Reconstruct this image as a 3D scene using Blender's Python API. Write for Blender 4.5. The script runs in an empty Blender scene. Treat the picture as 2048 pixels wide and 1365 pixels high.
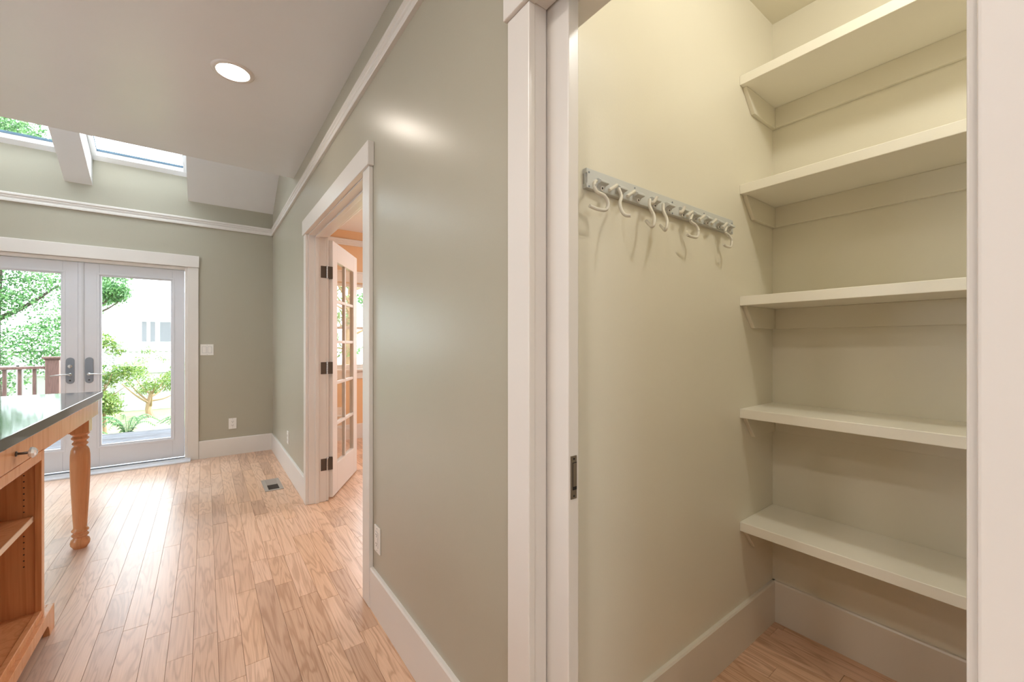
import bpy, math, random
import numpy as np
from mathutils import Vector

random.seed(7)
RNG = np.random.default_rng(7)
S = bpy.context.scene
COL = S.collection

# ------------------------------------------------------------------ camera
CAM_H = 1.226
YAW = math.radians(36.566)
FPX = 827.78
cd = bpy.data.cameras.new('camera')
cam = bpy.data.objects.new('camera', cd)
COL.objects.link(cam)
cam.location = (0, 0, CAM_H)
cam.rotation_euler = (math.pi / 2, 0, -YAW)
cd.sensor_fit = 'HORIZONTAL'
cd.sensor_width = 36.0
cd.lens = FPX * 36.0 / 2048.0
cd.shift_y = 3.5 / 2048.0
cd.clip_start = 0.02
S.camera = cam

# ------------------------------------------------------------------ world, sun, exposure
SKY_STRENGTH = 8.5
w = bpy.data.worlds.new('world')
S.world = w
w.use_nodes = True
wb = w.node_tree.nodes['Background']
wb.inputs['Color'].default_value = (0.86, 0.93, 1.0, 1)
wb.inputs['Strength'].default_value = SKY_STRENGTH

sd = bpy.data.lights.new('sun', 'SUN')
sun = bpy.data.objects.new('sun', sd)
COL.objects.link(sun)
sd.energy = 9.0
sd.angle = math.radians(0.6)
sd.color = (1.0, 0.96, 0.90)
sun.rotation_euler = Vector((-0.72, -0.04, -0.66)).to_track_quat('-Z', 'Y').to_euler()

S.view_settings.view_transform = 'Standard'
S.view_settings.look = 'None'
S.view_settings.gamma = 1.0
S.view_settings.use_curve_mapping = False
S.view_settings.exposure = 0.22
S.cycles.use_denoising = True
S.cycles.max_bounces = 10
S.cycles.diffuse_bounces = 6
S.cycles.glossy_bounces = 4
S.cycles.transparent_max_bounces = 16
S.cycles.sample_clamp_indirect = 6.0
S.cycles.caustics_reflective = False
S.cycles.caustics_refractive = False


def lamp(name, kind, loc, energy, size, color, target=None, size_y=None, spread=None):
    l = bpy.data.lights.new(name, kind)
    o = bpy.data.objects.new(name, l)
    COL.objects.link(o)
    o.location = loc
    l.energy = energy
    l.color = color
    if kind == 'AREA':
        l.shape = 'RECTANGLE' if size_y else 'DISK'
        l.size = size
        if size_y:
            l.size_y = size_y
        if spread:
            l.spread = math.radians(spread)
    else:
        l.shadow_soft_size = size
    if target is not None:
        o.rotation_euler = (Vector(target) - Vector(loc)).to_track_quat('-Z', 'Y').to_euler()
    return o


WARM = (1.0, 0.94, 0.87)
# unseen ceiling lamps behind and beside the camera, added to fill kitchen and pantry
CAN_FILL = 10.0
for cxl, cyl in ((-0.75, 0.9), (-1.65, 2.66), (-1.65, 0.9), (-0.62, -0.25), (-1.65, -0.9), (0.118, -2.4), (-1.65, -2.4)):
    lamp('recessed_fill_lamp', 'AREA', (cxl, cyl, 2.668), CAN_FILL, 0.15, WARM, (cxl, cyl, 0))
# pantry ceiling lamp
lamp('pantry_lamp', 'POINT', (1.24, 0.02, 2.56), 12.0, 0.045, (1.0, 0.985, 0.93))
# unseen lamp added under the den ceiling to brighten the room
lamp('den_fill_lamp', 'AREA', (2.4, 3.4, 2.62), 20, 0.3, WARM, (2.4, 3.4, 0))


# ------------------------------------------------------------------ materials
def new_mat(name):
    m = bpy.data.materials.new(name)
    m.use_nodes = True
    nt = m.node_tree
    for n in list(nt.nodes):
        nt.nodes.remove(n)
    out = nt.nodes.new('ShaderNodeOutputMaterial')
    return m, nt, out


def lk(nt, a, b):
    nt.links.new(a, b)


def paint(name, col, rough=0.4, bump=0.04, scale=220.0, spec=0.5, metallic=0.0, vary=0.03, vscale=3.0):
    """painted / plain surface: fine relief and a very small colour drift"""
    m, nt, out = new_mat(name)
    p = nt.nodes.new('ShaderNodeBsdfPrincipled')
    lk(nt, p.outputs[0], out.inputs[0])
    geo = nt.nodes.new('ShaderNodeNewGeometry')
    n1 = nt.nodes.new('ShaderNodeTexNoise')
    n1.inputs['Scale'].default_value = vscale
    n1.inputs['Detail'].default_value = 4
    lk(nt, geo.outputs['Position'], n1.inputs['Vector'])
    mp = nt.nodes.new('ShaderNodeMapRange')
    mp.inputs['To Min'].default_value = 1 - vary
    mp.inputs['To Max'].default_value = 1 + vary
    lk(nt, n1.outputs['Fac'], mp.inputs['Value'])
    mx = nt.nodes.new('ShaderNodeMix')
    mx.data_type = 'RGBA'
    mx.blend_type = 'MULTIPLY'
    mx.inputs['Factor'].default_value = 1
    mx.inputs['A'].default_value = (*col, 1)
    lk(nt, mp.outputs['Result'], mx.inputs['B'])
    lk(nt, mx.outputs['Result'], p.inputs['Base Color'])
    p.inputs['Roughness'].default_value = rough
    p.inputs['Metallic'].default_value = metallic
    p.inputs['Specular IOR Level'].default_value = spec
    if bump:
        n2 = nt.nodes.new('ShaderNodeTexNoise')
        n2.inputs['Scale'].default_value = scale
        n2.inputs['Detail'].default_value = 2
        lk(nt, geo.outputs['Position'], n2.inputs['Vector'])
        b = nt.nodes.new('ShaderNodeBump')
        b.inputs['Strength'].default_value = bump
        b.inputs['Distance'].default_value = 0.004
        lk(nt, n2.outputs['Fac'], b.inputs['Height'])
        lk(nt, b.outputs['Normal'], p.inputs['Normal'])
    return m


def wood(name, cols, rough=0.3, axis='Y', grain=1.0, bump=0.03, per_piece=0.0, gloss_wear=False, coat=0.0, spec=0.5):
    """wood with grain along an axis; pieces differ by object and island"""
    m, nt, out = new_mat(name)
    p = nt.nodes.new('ShaderNodeBsdfPrincipled')
    lk(nt, p.outputs[0], out.inputs[0])
    geo = nt.nodes.new('ShaderNodeNewGeometry')
    oi = nt.nodes.new('ShaderNodeObjectInfo')
    add = nt.nodes.new('ShaderNodeMath')
    add.operation = 'ADD'
    lk(nt, oi.outputs['Random'], add.inputs[0])
    lk(nt, geo.outputs['Random Per Island'], add.inputs[1])
    fr = nt.nodes.new('ShaderNodeMath')
    fr.operation = 'FRACT'
    lk(nt, add.outputs[0], fr.inputs[0])
    off = nt.nodes.new('ShaderNodeVectorMath')
    off.operation = 'SCALE'
    off.inputs[0].default_value = (17.3, 9.1, 5.7)
    lk(nt, fr.outputs[0], off.inputs['Scale'])
    va = nt.nodes.new('ShaderNodeVectorMath')
    va.operation = 'ADD'
    lk(nt, geo.outputs['Position'], va.inputs[0])
    lk(nt, off.outputs[0], va.inputs[1])
    mpg = nt.nodes.new('ShaderNodeMapping')
    sc = {'X': (1.0, 11, 11), 'Y': (11, 1.0, 11), 'Z': (11, 11, 1.0)}[axis]
    mpg.inputs['Scale'].default_value = tuple(s * grain for s in sc)
    lk(nt, va.outputs[0], mpg.inputs['Vector'])
    # broad cathedral figure
    wv = nt.nodes.new('ShaderNodeTexNoise')
    wv.inputs['Scale'].default_value = 1.0
    wv.inputs['Detail'].default_value = 3
    wv.inputs['Distortion'].default_value = 0.6
    lk(nt, mpg.outputs[0], wv.inputs['Vector'])
    ml = nt.nodes.new('ShaderNodeMath')
    ml.operation = 'MULTIPLY'
    ml.inputs[1].default_value = 9.0
    lk(nt, wv.outputs['Fac'], ml.inputs[0])
    sn = nt.nodes.new('ShaderNodeMath')
    sn.operation = 'SINE'
    m2 = nt.nodes.new('ShaderNodeMath')
    m2.operation = 'MULTIPLY'
    m2.inputs[1].default_value = 7.0
    lk(nt, ml.outputs[0], m2.inputs[0])
    lk(nt, m2.outputs[0], sn.inputs[0])
    # fine pores
    mp2 = nt.nodes.new('ShaderNodeMapping')
    sc2 = {'X': (6, 260, 260), 'Y': (260, 6, 260), 'Z': (260, 260, 6)}[axis]
    mp2.inputs['Scale'].default_value = sc2
    lk(nt, va.outputs[0], mp2.inputs['Vector'])
    fn = nt.nodes.new('ShaderNodeTexNoise')
    fn.inputs['Scale'].default_value = 1.0
    fn.inputs['Detail'].default_value = 3
    lk(nt, mp2.outputs[0], fn.inputs['Vector'])
    rng = nt.nodes.new('ShaderNodeMapRange')
    rng.inputs['From Min'].default_value = 0
    rng.inputs['From Max'].default_value = 1
    rng.inputs['To Min'].default_value = 0.22
    rng.inputs['To Max'].default_value = 0.62
    n01 = nt.nodes.new('ShaderNodeMath')
    n01.operation = 'MULTIPLY_ADD'
    n01.inputs[1].default_value = 0.5
    n01.inputs[2].default_value = 0.5
    lk(nt, sn.outputs[0], n01.inputs[0])
    pw = nt.nodes.new('ShaderNodeMath')
    pw.operation = 'POWER'
    pw.inputs[1].default_value = 3.0
    lk(nt, n01.outputs[0], pw.inputs[0])
    lk(nt, pw.outputs[0], rng.inputs['Value'])
    mixf = nt.nodes.new('ShaderNodeMath')
    mixf.operation = 'MULTIPLY_ADD'
    mixf.inputs[1].default_value = 0.55
    lk(nt, fn.outputs['Fac'], mixf.inputs[0])
    hf = nt.nodes.new('ShaderNodeMath')
    hf.operation = 'MULTIPLY'
    hf.inputs[1].default_value = 0.75
    lk(nt, rng.outputs[0], hf.inputs[0])
    lk(nt, hf.outputs[0], mixf.inputs[2])
    cr = nt.nodes.new('ShaderNodeValToRGB')
    e = cr.color_ramp.elements
    e[0].position = 0.36
    e[0].color = (*cols[1], 1)
    e[1].position = 0.80
    e[1].color = (*cols[0], 1)
    # light ground, darker grain lines
    inv = nt.nodes.new('ShaderNodeMath')
    inv.operation = 'SUBTRACT'
    inv.inputs[0].default_value = 1.12
    lk(nt, mixf.outputs[0], inv.inputs[1])
    lk(nt, inv.outputs[0], cr.inputs['Fac'])
    col = cr.outputs['Color']
    if per_piece:
        hr = nt.nodes.new('ShaderNodeValToRGB')
        he = hr.color_ramp.elements
        he[0].position = 0.0
        he[0].color = (1 - per_piece, 1 - per_piece * 1.15, 1 - per_piece * 1.2, 1)
        he[1].position = 1.0
        he[1].color = (1 + per_piece * 0.25, 1 + per_piece * 0.35, 1 + per_piece * 0.5, 1)
        mid = he.new(0.45)
        mid.color = (1, 0.97, 0.92, 1)
        lk(nt, fr.outputs[0], hr.inputs['Fac'])
        mx = nt.nodes.new('ShaderNodeMix')
        mx.data_type = 'RGBA'
        mx.blend_type = 'MULTIPLY'
        mx.inputs['Factor'].default_value = 1
        lk(nt, col, mx.inputs['A'])
        lk(nt, hr.outputs['Color'], mx.inputs['B'])
        col = mx.outputs['Result']
    if gloss_wear:
        # traffic lane: finish worn paler and rougher along the middle of the kitchen
        wn = nt.nodes.new('ShaderNodeTexNoise')
        wn.inputs['Scale'].default_value = 1.1
        wn.inputs['Detail'].default_value = 2
        lk(nt, geo.outputs['Position'], wn.inputs['Vector'])
        sx = nt.nodes.new('ShaderNodeSeparateXYZ')
        lk(nt, geo.outputs['Position'], sx.inputs[0])
        lane = nt.nodes.new('ShaderNodeMapRange')
        lane.interpolation_type = 'SMOOTHSTEP'
        lane.inputs['From Min'].default_value = 0.5
        lane.inputs['From Max'].default_value = -0.3
        lk(nt, sx.outputs['X'], lane.inputs['Value'])
        lw = nt.nodes.new('ShaderNodeMath')
        lw.operation = 'MULTIPLY'
        lk(nt, lane.outputs[0], lw.inputs[0])
        wr = nt.nodes.new('ShaderNodeMapRange')
        wr.interpolation_type = 'SMOOTHSTEP'
        wr.inputs['From Min'].default_value = 0.15
        wr.inputs['From Max'].default_value = 0.75
        lk(nt, wn.outputs['Fac'], wr.inputs['Value'])
        lk(nt, wr.outputs[0], lw.inputs[1])
        mw = nt.nodes.new('ShaderNodeMix')
        mw.data_type = 'RGBA'
        f2 = nt.nodes.new('ShaderNodeMath')
        f2.operation = 'MULTIPLY'
        f2.inputs[1].default_value = 0.55
        lk(nt, lw.outputs[0], f2.inputs[0])
        lk(nt, f2.outputs[0], mw.inputs['Factor'])
        lk(nt, col, mw.inputs['A'])
        mw.inputs['B'].default_value = (0.74, 0.61, 0.55, 1)
        col = mw.outputs['Result']
        rr = nt.nodes.new('ShaderNodeMapRange')
        rr.inputs['To Min'].default_value = rough
        rr.inputs['To Max'].default_value = rough + 0.05
        lk(nt, lw.outputs[0], rr.inputs['Value'])
        lk(nt, rr.outputs[0], p.inputs['Roughness'])
    else:
        p.inputs['Roughness'].default_value = rough
    lk(nt, col, p.inputs['Base Color'])
    p.inputs['Specular IOR Level'].default_value = spec
    p.inputs['Coat Weight'].default_value = coat
    p.inputs['Coat Roughness'].default_value = 0.18
    if bump:
        b = nt.nodes.new('ShaderNodeBump')
        b.inputs['Strength'].default_value = bump
        b.inputs['Distance'].default_value = 0.003
        lk(nt, mixf.outputs[0], b.inputs['Height'])
        lk(nt, b.outputs['Normal'], p.inputs['Normal'])
    return m


def glass(name, tint=(0.97, 0.985, 0.98)):
    m, nt, out = new_mat(name)
    tr = nt.nodes.new('ShaderNodeBsdfTransparent')
    tr.inputs['Color'].default_value = (*tint, 1)
    gl = nt.nodes.new('ShaderNodeBsdfGlossy')
    gl.inputs['Roughness'].default_value = 0.01
    fz = nt.nodes.new('ShaderNodeFresnel')
    # the node inverts the index on back faces; undo that so a thin pane lets straight rays out again
    geo = nt.nodes.new('ShaderNodeNewGeometry')
    ior = nt.nodes.new('ShaderNodeMapRange')
    ior.inputs['To Min'].default_value = 1.45
    ior.inputs['To Max'].default_value = 1 / 1.45
    lk(nt, geo.outputs['Backfacing'], ior.inputs['Value'])
    lk(nt, ior.outputs['Result'], fz.inputs['IOR'])
    mx = nt.nodes.new('ShaderNodeMixShader')
    lk(nt, fz.outputs[0], mx.inputs[0])
    lk(nt, tr.outputs[0], mx.inputs[1])
    lk(nt, gl.outputs[0], mx.inputs[2])
    lk(nt, mx.outputs[0], out.inputs[0])
    return m


def emitter(name, col, strength):
    m, nt, out = new_mat(name)
    e = nt.nodes.new('ShaderNodeEmission')
    e.inputs['Color'].default_value = (*col, 1)
    e.inputs['Strength'].default_value = strength
    lk(nt, e.outputs[0], out.inputs[0])
    return m


def leafy(name, c0, c1):
    m, nt, out = new_mat(name)
    geo = nt.nodes.new('ShaderNodeNewGeometry')
    cr = nt.nodes.new('ShaderNodeValToRGB')
    cr.color_ramp.elements[0].color = (*c0, 1)
    cr.color_ramp.elements[1].color = (*c1, 1)
    lk(nt, geo.outputs['Random Per Island'], cr.inputs['Fac'])
    p = nt.nodes.new('ShaderNodeBsdfPrincipled')
    p.inputs['Roughness'].default_value = 0.35
    lk(nt, cr.outputs['Color'], p.inputs['Base Color'])
    tl = nt.nodes.new('ShaderNodeBsdfTranslucent')
    lk(nt, cr.outputs['Color'], tl.inputs['Color'])
    mx = nt.nodes.new('ShaderNodeMixShader')
    mx.inputs[0].default_value = 0.35
    lk(nt, p.outputs[0], mx.inputs[1])
    lk(nt, tl.outputs[0], mx.inputs[2])
    lk(nt, mx.outputs[0], out.inputs[0])
    return m


M = {}
M['sage'] = paint('sage_wall_paint', (0.40, 0.375, 0.295), rough=0.30, bump=0.05, scale=160)
M['ceiling'] = paint('ceiling_paint', (0.75, 0.755, 0.76), rough=0.30, bump=0.04, scale=120)
M['trim'] = paint('white_trim_paint', (0.70, 0.665, 0.625), rough=0.32, bump=0.02)
M['doorwhite'] = paint('white_door_paint', (0.66, 0.68, 0.73), rough=0.35, bump=0.02)
M['cream'] = paint('cream_pantry_paint', (0.70, 0.66, 0.55), rough=0.38, bump=0.05, scale=150)
M['shelfcream'] = paint('cream_shelf_paint', (0.82, 0.79, 0.70), rough=0.35, bump=0.03)
M['pantrybase'] = paint('pantry_base_paint', (0.68, 0.63, 0.55), rough=0.35, bump=0.03)
M['peach'] = paint('peach_wall_paint', (0.72, 0.46, 0.26), rough=0.45, bump=0.04)
M['oak'] = wood('oak_floor', ((0.73, 0.49, 0.345), (0.50, 0.30, 0.19)), rough=0.29, axis='Y', bump=0.03, per_piece=0.22, gloss_wear=True, spec=0.36)
M['subfloor'] = paint('subfloor', (0.10, 0.055, 0.03), rough=0.8)
M['cab'] = wood('cabinet_maple', ((0.72, 0.36, 0.175), (0.62, 0.29, 0.13)), rough=0.22, axis='Z', grain=0.5, bump=0.0)
M['cabedge'] = paint('pale_shelf_edge', (0.75, 0.58, 0.42), rough=0.35)
M['stone'] = paint('grey_green_stone', (0.075, 0.088, 0.09), rough=0.08, bump=0.0, vary=0.35, vscale=30, spec=0.6)
M['nickel'] = paint('satin_nickel', (0.55, 0.55, 0.54), rough=0.28, metallic=1.0, bump=0)
M['pewter'] = paint('grey_pewter', (0.22, 0.25, 0.29), rough=0.4, metallic=0.35, bump=0)
M['bronze'] = paint('antique_bronze', (0.12, 0.10, 0.085), rough=0.38, metallic=0.8, bump=0.03, scale=60)
M['pull'] = paint('aged_brass_pull', (0.26, 0.22, 0.17), rough=0.38, metallic=0.7, bump=0)
M['dark'] = paint('dark_recess', (0.012, 0.010, 0.009), rough=0.7, bump=0)
M['plate'] = paint('white_plate_plastic', (0.78, 0.76, 0.72), rough=0.3, bump=0)
M['hook'] = paint('off_white_hook_paint', (0.64, 0.61, 0.53), rough=0.35, bump=0)
M['hookrail'] = paint('grey_white_rail_paint', (0.55, 0.56, 0.54), rough=0.4, bump=0.02)
M['vent'] = paint('vent_metal', (0.36, 0.31, 0.27), rough=0.4, metallic=0.0, bump=0)
M['glass'] = glass('pane_glass')
M['crystal'] = paint('crystal_knob', (0.85, 0.88, 0.90), rough=0.06, bump=0, metallic=0.6, vary=0.1, vscale=90)
M['lens'] = emitter('lamp_lens', (1.0, 0.90, 0.78), 45.0)
M['gasket'] = paint('blue_grey_gasket', (0.10, 0.17, 0.24), rough=0.5, bump=0)
M['skyframe'] = paint('skylight_frame_white', (0.82, 0.84, 0.86), rough=0.4, bump=0)
M['deck'] = wood('weathered_deck', ((0.105, 0.11, 0.125), (0.045, 0.048, 0.055)), rough=0.9, axis='X', bump=0.1, per_piece=0.15, spec=0.08)
M['redwood'] = wood('redwood_rail', ((0.15, 0.078, 0.066), (0.095, 0.048, 0.04)), rough=0.45, axis='Z', bump=0.03)
M['lawn'] = paint('lawn', (0.20, 0.24, 0.11), rough=0.9, bump=0.5, scale=60, vary=0.3, vscale=8)
M['bark'] = paint('pale_bark', (0.24, 0.16, 0.09), rough=0.8, bump=0.4, scale=40, vary=0.3, vscale=20)
M['darkbark'] = paint('dark_bark', (0.06, 0.042, 0.035), rough=0.9, bump=0.4, scale=40)
M['lattice'] = paint('white_lattice', (0.40, 0.41, 0.39), rough=0.6, bump=0)
M['siding'] = paint('pale_house_siding', (0.74, 0.74, 0.74), rough=0.6, bump=0)
M['houseroof'] = paint('grey_house_roof', (0.60, 0.60, 0.62), rough=0.7, bump=0.2, scale=20)
M['housewindow'] = paint('dark_house_window', (0.03, 0.033, 0.04), rough=0.3, bump=0)
M['leaf'] = leafy('tree_leaves', (0.03, 0.11, 0.035), (0.17, 0.34, 0.12))
M['leafdark'] = leafy('fern_leaves', (0.02, 0.09, 0.03), (0.09, 0.24, 0.07))
M['leafyellow'] = leafy('shrub_leaves', (0.05, 0.14, 0.025), (0.26, 0.34, 0.09))
M['roofing'] = paint('outer_roofing', (0.2, 0.19, 0.18), rough=0.8)


# ------------------------------------------------------------------ mesh helpers
ORIGIN = {}


class MB:
    def __init__(self):
        self.v, self.f = [], []

    def poly(self, verts, faces):
        b = len(self.v)
        self.v += [tuple(p) for p in verts]
        self.f += [tuple(i + b for i in q) for q in faces]
        return self

    def box(self, x0, x1, y0, y1, z0, z1):
        x0, x1 = min(x0, x1), max(x0, x1)
        y0, y1 = min(y0, y1), max(y0, y1)
        z0, z1 = min(z0, z1), max(z0, z1)
        return self.poly([(x0, y0, z0), (x1, y0, z0), (x1, y1, z0), (x0, y1, z0), (x0, y0, z1), (x1, y0, z1), (x1, y1, z1), (x0, y1, z1)],
                         [(0, 3, 2, 1), (4, 5, 6, 7), (0, 1, 5, 4), (1, 2, 6, 5), (2, 3, 7, 6), (3, 0, 4, 7)])

    def prism(self, pts, axis, a, b):
        """polygon of 2-D points (the two other axes in xyz order) run along an axis from a to b"""
        n = len(pts)

        def mk(p, t):
            return {'x': (t, p[0], p[1]), 'y': (p[0], t, p[1]), 'z': (p[0], p[1], t)}[axis]
        vs = [mk(p, a) for p in pts] + [mk(p, b) for p in pts]
        fs = [tuple(range(n))[::-1], tuple(range(n, 2 * n))]
        fs += [(i, (i + 1) % n, n + (i + 1) % n, n + i) for i in range(n)]
        return self.poly(vs, fs)

    def lathe(self, prof, c, axis='z', n=24):
        """profile of (radius, height) turned about an axis through c"""
        rings, vs = [], []
        for r, h in prof:
            ring = []
            if r < 1e-6:
                ring = [len(vs)]
                vs.append((0, 0, h))
            else:
                for k in range(n):
                    a = 2 * math.pi * k / n
                    ring.append(len(vs))
                    vs.append((r * math.cos(a), r * math.sin(a), h))
            rings.append(ring)
        fs = []
        for A, B in zip(rings, rings[1:]):
            for k in range(n):
                k2 = (k + 1) % n
                if len(A) == 1 and len(B) == 1:
                    continue
                if len(A) == 1:
                    fs.append((A[0], B[k2], B[k]))
                elif len(B) == 1:
                    fs.append((A[k], A[k2], B[0]))
                else:
                    fs.append((A[k], A[k2], B[k2], B[k]))
        for ring, flip in ((rings[0], True), (rings[-1], False)):
            if len(ring) > 1:
                fs.append(tuple(ring[::-1]) if flip else tuple(ring))
        out = []
        for x, y, z in vs:
            if axis == 'x':
                x, y, z = z, x, y
            elif axis == 'y':
                x, y, z = x, z, y
            elif axis == '-y':
                x, y, z = x, -z, y
            elif axis == '-x':
                x, y, z = -z, x, y
            out.append((x + c[0], y + c[1], z + c[2]))
        return self.poly(out, fs)

    def tube(self, pts, r, n=8, taper=None):
        P = [Vector(p) for p in pts]
        vs, fs = [], []
        up = Vector((0.13, 0.21, 0.97))
        for i, p in enumerate(P):
            d = (P[min(i + 1, len(P) - 1)] - P[max(i - 1, 0)]).normalized()
            s = d.cross(up)
            if s.length < 1e-3:
                s = d.cross(Vector((1, 0, 0)))
            s.normalize()
            t = d.cross(s)
            rr = r if taper is None else r + (taper - r) * i / (len(P) - 1)
            for k in range(n):
                a = 2 * math.pi * k / n
                vs.append(p + rr * (math.cos(a) * s + math.sin(a) * t))
        for i in range(len(P) - 1):
            for k in range(n):
                k2 = (k + 1) % n
                fs.append((i * n + k, i * n + k2, (i + 1) * n + k2, (i + 1) * n + k))
        fs.append(tuple(range(n))[::-1])
        fs.append(tuple(range((len(P) - 1) * n, len(P) * n)))
        return self.poly(vs, fs)

    def xf(self, fn):
        self.v = [tuple(fn(p)) for p in self.v]
        return self

    def mesh(self, name, mat, off=(0, 0, 0), smooth=False):
        me = bpy.data.meshes.new(name)
        me.from_pydata([(x - off[0], y - off[1], z - off[2]) for x, y, z in self.v], [], self.f)
        me.materials.append(mat)
        me.update()
        if smooth:
            me.polygons.foreach_set('use_smooth', [True] * len(me.polygons))
            me.set_sharp_from_angle(angle=math.radians(42))
        return me

    def build(self, name, mat, parent=None, bevel=0.0, smooth=False, seg=2, **props):
        off = ORIGIN.get(parent.name, (0, 0, 0)) if parent else (0, 0, 0)
        o = bpy.data.objects.new(name, self.mesh(name, M[mat] if isinstance(mat, str) else mat, off, smooth))
        COL.objects.link(o)
        if parent:
            o.parent = parent
            ORIGIN[o.name] = off
        if bevel:
            b = o.modifiers.new('edge', 'BEVEL')
            b.width = bevel
            b.segments = seg
            b.limit_method = 'ANGLE'
            b.angle_limit = math.radians(35)
        for k, v in props.items():
            o[k] = v
        return o


def bx(*a):
    return MB().box(*a)


def empty(name, loc, **props):
    o = bpy.data.objects.new(name, None)
    COL.objects.link(o)
    o.location = loc
    o.empty_display_size = 0.1
    ORIGIN[o.name] = tuple(loc)
    for k, v in props.items():
        o[k] = v
    return o


def spline(pts, n=6):
    """smooth curve through points (Catmull-Rom)"""
    P = [Vector(p) for p in pts]
    P = [2 * P[0] - P[1]] + P + [2 * P[-1] - P[-2]]
    out = []
    for i in range(1, len(P) - 2):
        for k in range(n):
            t = k / n
            a, b, c, d = P[i - 1], P[i], P[i + 1], P[i + 2]
            out.append(0.5 * ((2 * b) + (c - a) * t + (2 * a - 5 * b + 4 * c - d) * t * t + (3 * b - a - 3 * c + d) * t ** 3))
    out.append(P[-2])
    return out


ST = 'structure'
W = 0.628          # face of the long kitchen wall (x)
F = 5.472          # face of the far wall (y)
XL, YB = -3.30, -3.20
ZC = 2.675         # flat kitchen ceiling
PX, PY = 2.025, 0.787   # pantry rear wall (x) and hook wall (y)


def zs(y):
    return 2.705 + 0.57 * (F - y)


# ------------------------------------------------------------------ SETTING: walls
# long kitchen wall, with the den doorway and the pantry opening
m = MB()
t0, t1 = W, 0.662
m.box(t0, t1, YB, 0.045, 0, 2.70)
m.box(t0, t1, 0.045, 0.775, 2.05, 2.70)
m.box(t0, t1, 0.775, 2.008, 0, 2.70)
m.box(t0, t1, 2.008, 3.45, 2.062, 2.70)
m.box(t0, t1, 3.45, F + 0.15, 0, 2.70)
m.box(t0, t1, 4.0, F + 0.15, 2.70, 3.75)
m.build('wall_right', 'sage', kind=ST, label='long sage green kitchen wall holding the den doorway and the pantry opening', category='wall')
m = MB()
for a in ((0.712, 0.752, YB, 0.045, 0, 2.70), (0.712, 0.752, 0.045, 0.775, 2.05, 2.70), (0.712, 0.752, 0.775, 0.90, 0, 2.70)):
    m.box(*a)
m.build('wall_pantry_front', 'cream', kind=ST, label='inner cream face of the wall around the pantry opening', category='wall')
m = MB()
for a in ((0.712, 0.752, 0.90, 2.008, 0, 2.70), (0.712, 0.752, 2.008, 3.45, 2.062, 2.70), (0.712, 0.752, 3.45, F + 0.15, 0, 2.70)):
    m.box(*a)
m.build('wall_den_front', 'peach', kind=ST, label='peach den side of the wall around the den doorway', category='wall')
# far wall with the french door opening; it rises into the skylight wells
m = MB()
m.box(XL, -1.72, F, F + 0.15, 0, 2.95)
m.box(-0.147, W, F, F + 0.15, 0, 2.95)
m.box(-1.72, -0.147, F, F + 0.15, 2.012, 2.95)
m.build('wall_far', 'sage', kind=ST, label='far sage green wall holding the glazed deck doors under the skylights', category='wall')
# side wall with window opening, rear wall with window opening (behind the camera)
m = MB()
m.box(XL - 0.15, XL, YB, 1.5, 0, 3.75)
m.box(XL - 0.15, XL, 2.7, F + 0.15, 0, 3.75)
m.box(XL - 0.15, XL, 1.5, 2.7, 0, 1.05)
m.box(XL - 0.15, XL, 1.5, 2.7, 2.10, 3.75)
m.build('wall_left', 'sage', kind=ST, label='sage green kitchen side wall with a window, beside the island', category='wall')
m = MB()
m.box(XL, -1.8, YB - 0.15, YB, 0, 2.70)
m.box(-0.7, W, YB - 0.15, YB, 0, 2.70)
m.box(-1.8, -0.7, YB - 0.15, YB, 0, 1.05)
m.box(-1.8, -0.7, YB - 0.15, YB, 2.10, 2.70)
m.build('wall_rear', 'sage', kind=ST, label='sage green rear kitchen wall with a window', category='wall')
# ceilings
bx(XL - 0.15, W, YB - 0.15, 4.078, ZC, ZC + 0.10).build('ceiling', 'ceiling', kind=ST, label='flat white kitchen ceiling holding the recessed lamp', category='ceiling')
bx(XL - 0.15, W, 4.0, 4.078, ZC + 0.10, 3.80).build('wall_upper', 'ceiling', kind=ST, label='white upright face above the ceiling edge below the skylights', category='wall')
m = MB()
for x0, x1 in ((XL - 0.15, -1.74), (-1.03, -0.849), (-0.143, W)):
    m.prism([(F + 0.15, zs(F + 0.15)), (4.078, zs(4.078)), (4.078, zs(4.078) + 0.30), (F + 0.15, zs(F + 0.15) + 0.30)], 'x', x0, x1)
for x0, x1 in ((-1.74, -1.03), (-0.849, -0.143)):
    m.prism([(4.35, zs(4.35)), (4.078, zs(4.078)), (4.078, zs(4.078) + 0.30), (4.35, zs(4.35) + 0.30)], 'x', x0, x1)
m.build('ceiling_slope', 'ceiling', kind=ST, label='sloped white ceiling between and beside the two skylights', category='ceiling')
# pantry shell
bx(0.752, PX + 0.1, PY, 0.90, 0, 2.70).build('wall_pantry_left', 'cream', kind=ST, label='cream pantry wall carrying the hook rail', category='wall')
bx(PX, PX + 0.1, -0.52, PY, 0, 2.70).build('wall_pantry_rear', 'cream', kind=ST, label='cream rear pantry wall behind the shelves', category='wall')
bx(0.752, PX, -0.52, -0.42, 0, 2.70).build('wall_pantry_right', 'cream', kind=ST, label='cream pantry wall at the hidden end of the shelves', category='wall')
bx(0.668, PX + 0.1, -0.52, 0.90, 2.64, 2.78).build('ceiling_pantry', 'cream', kind=ST, label='cream pantry ceiling', category='ceiling')
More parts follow.
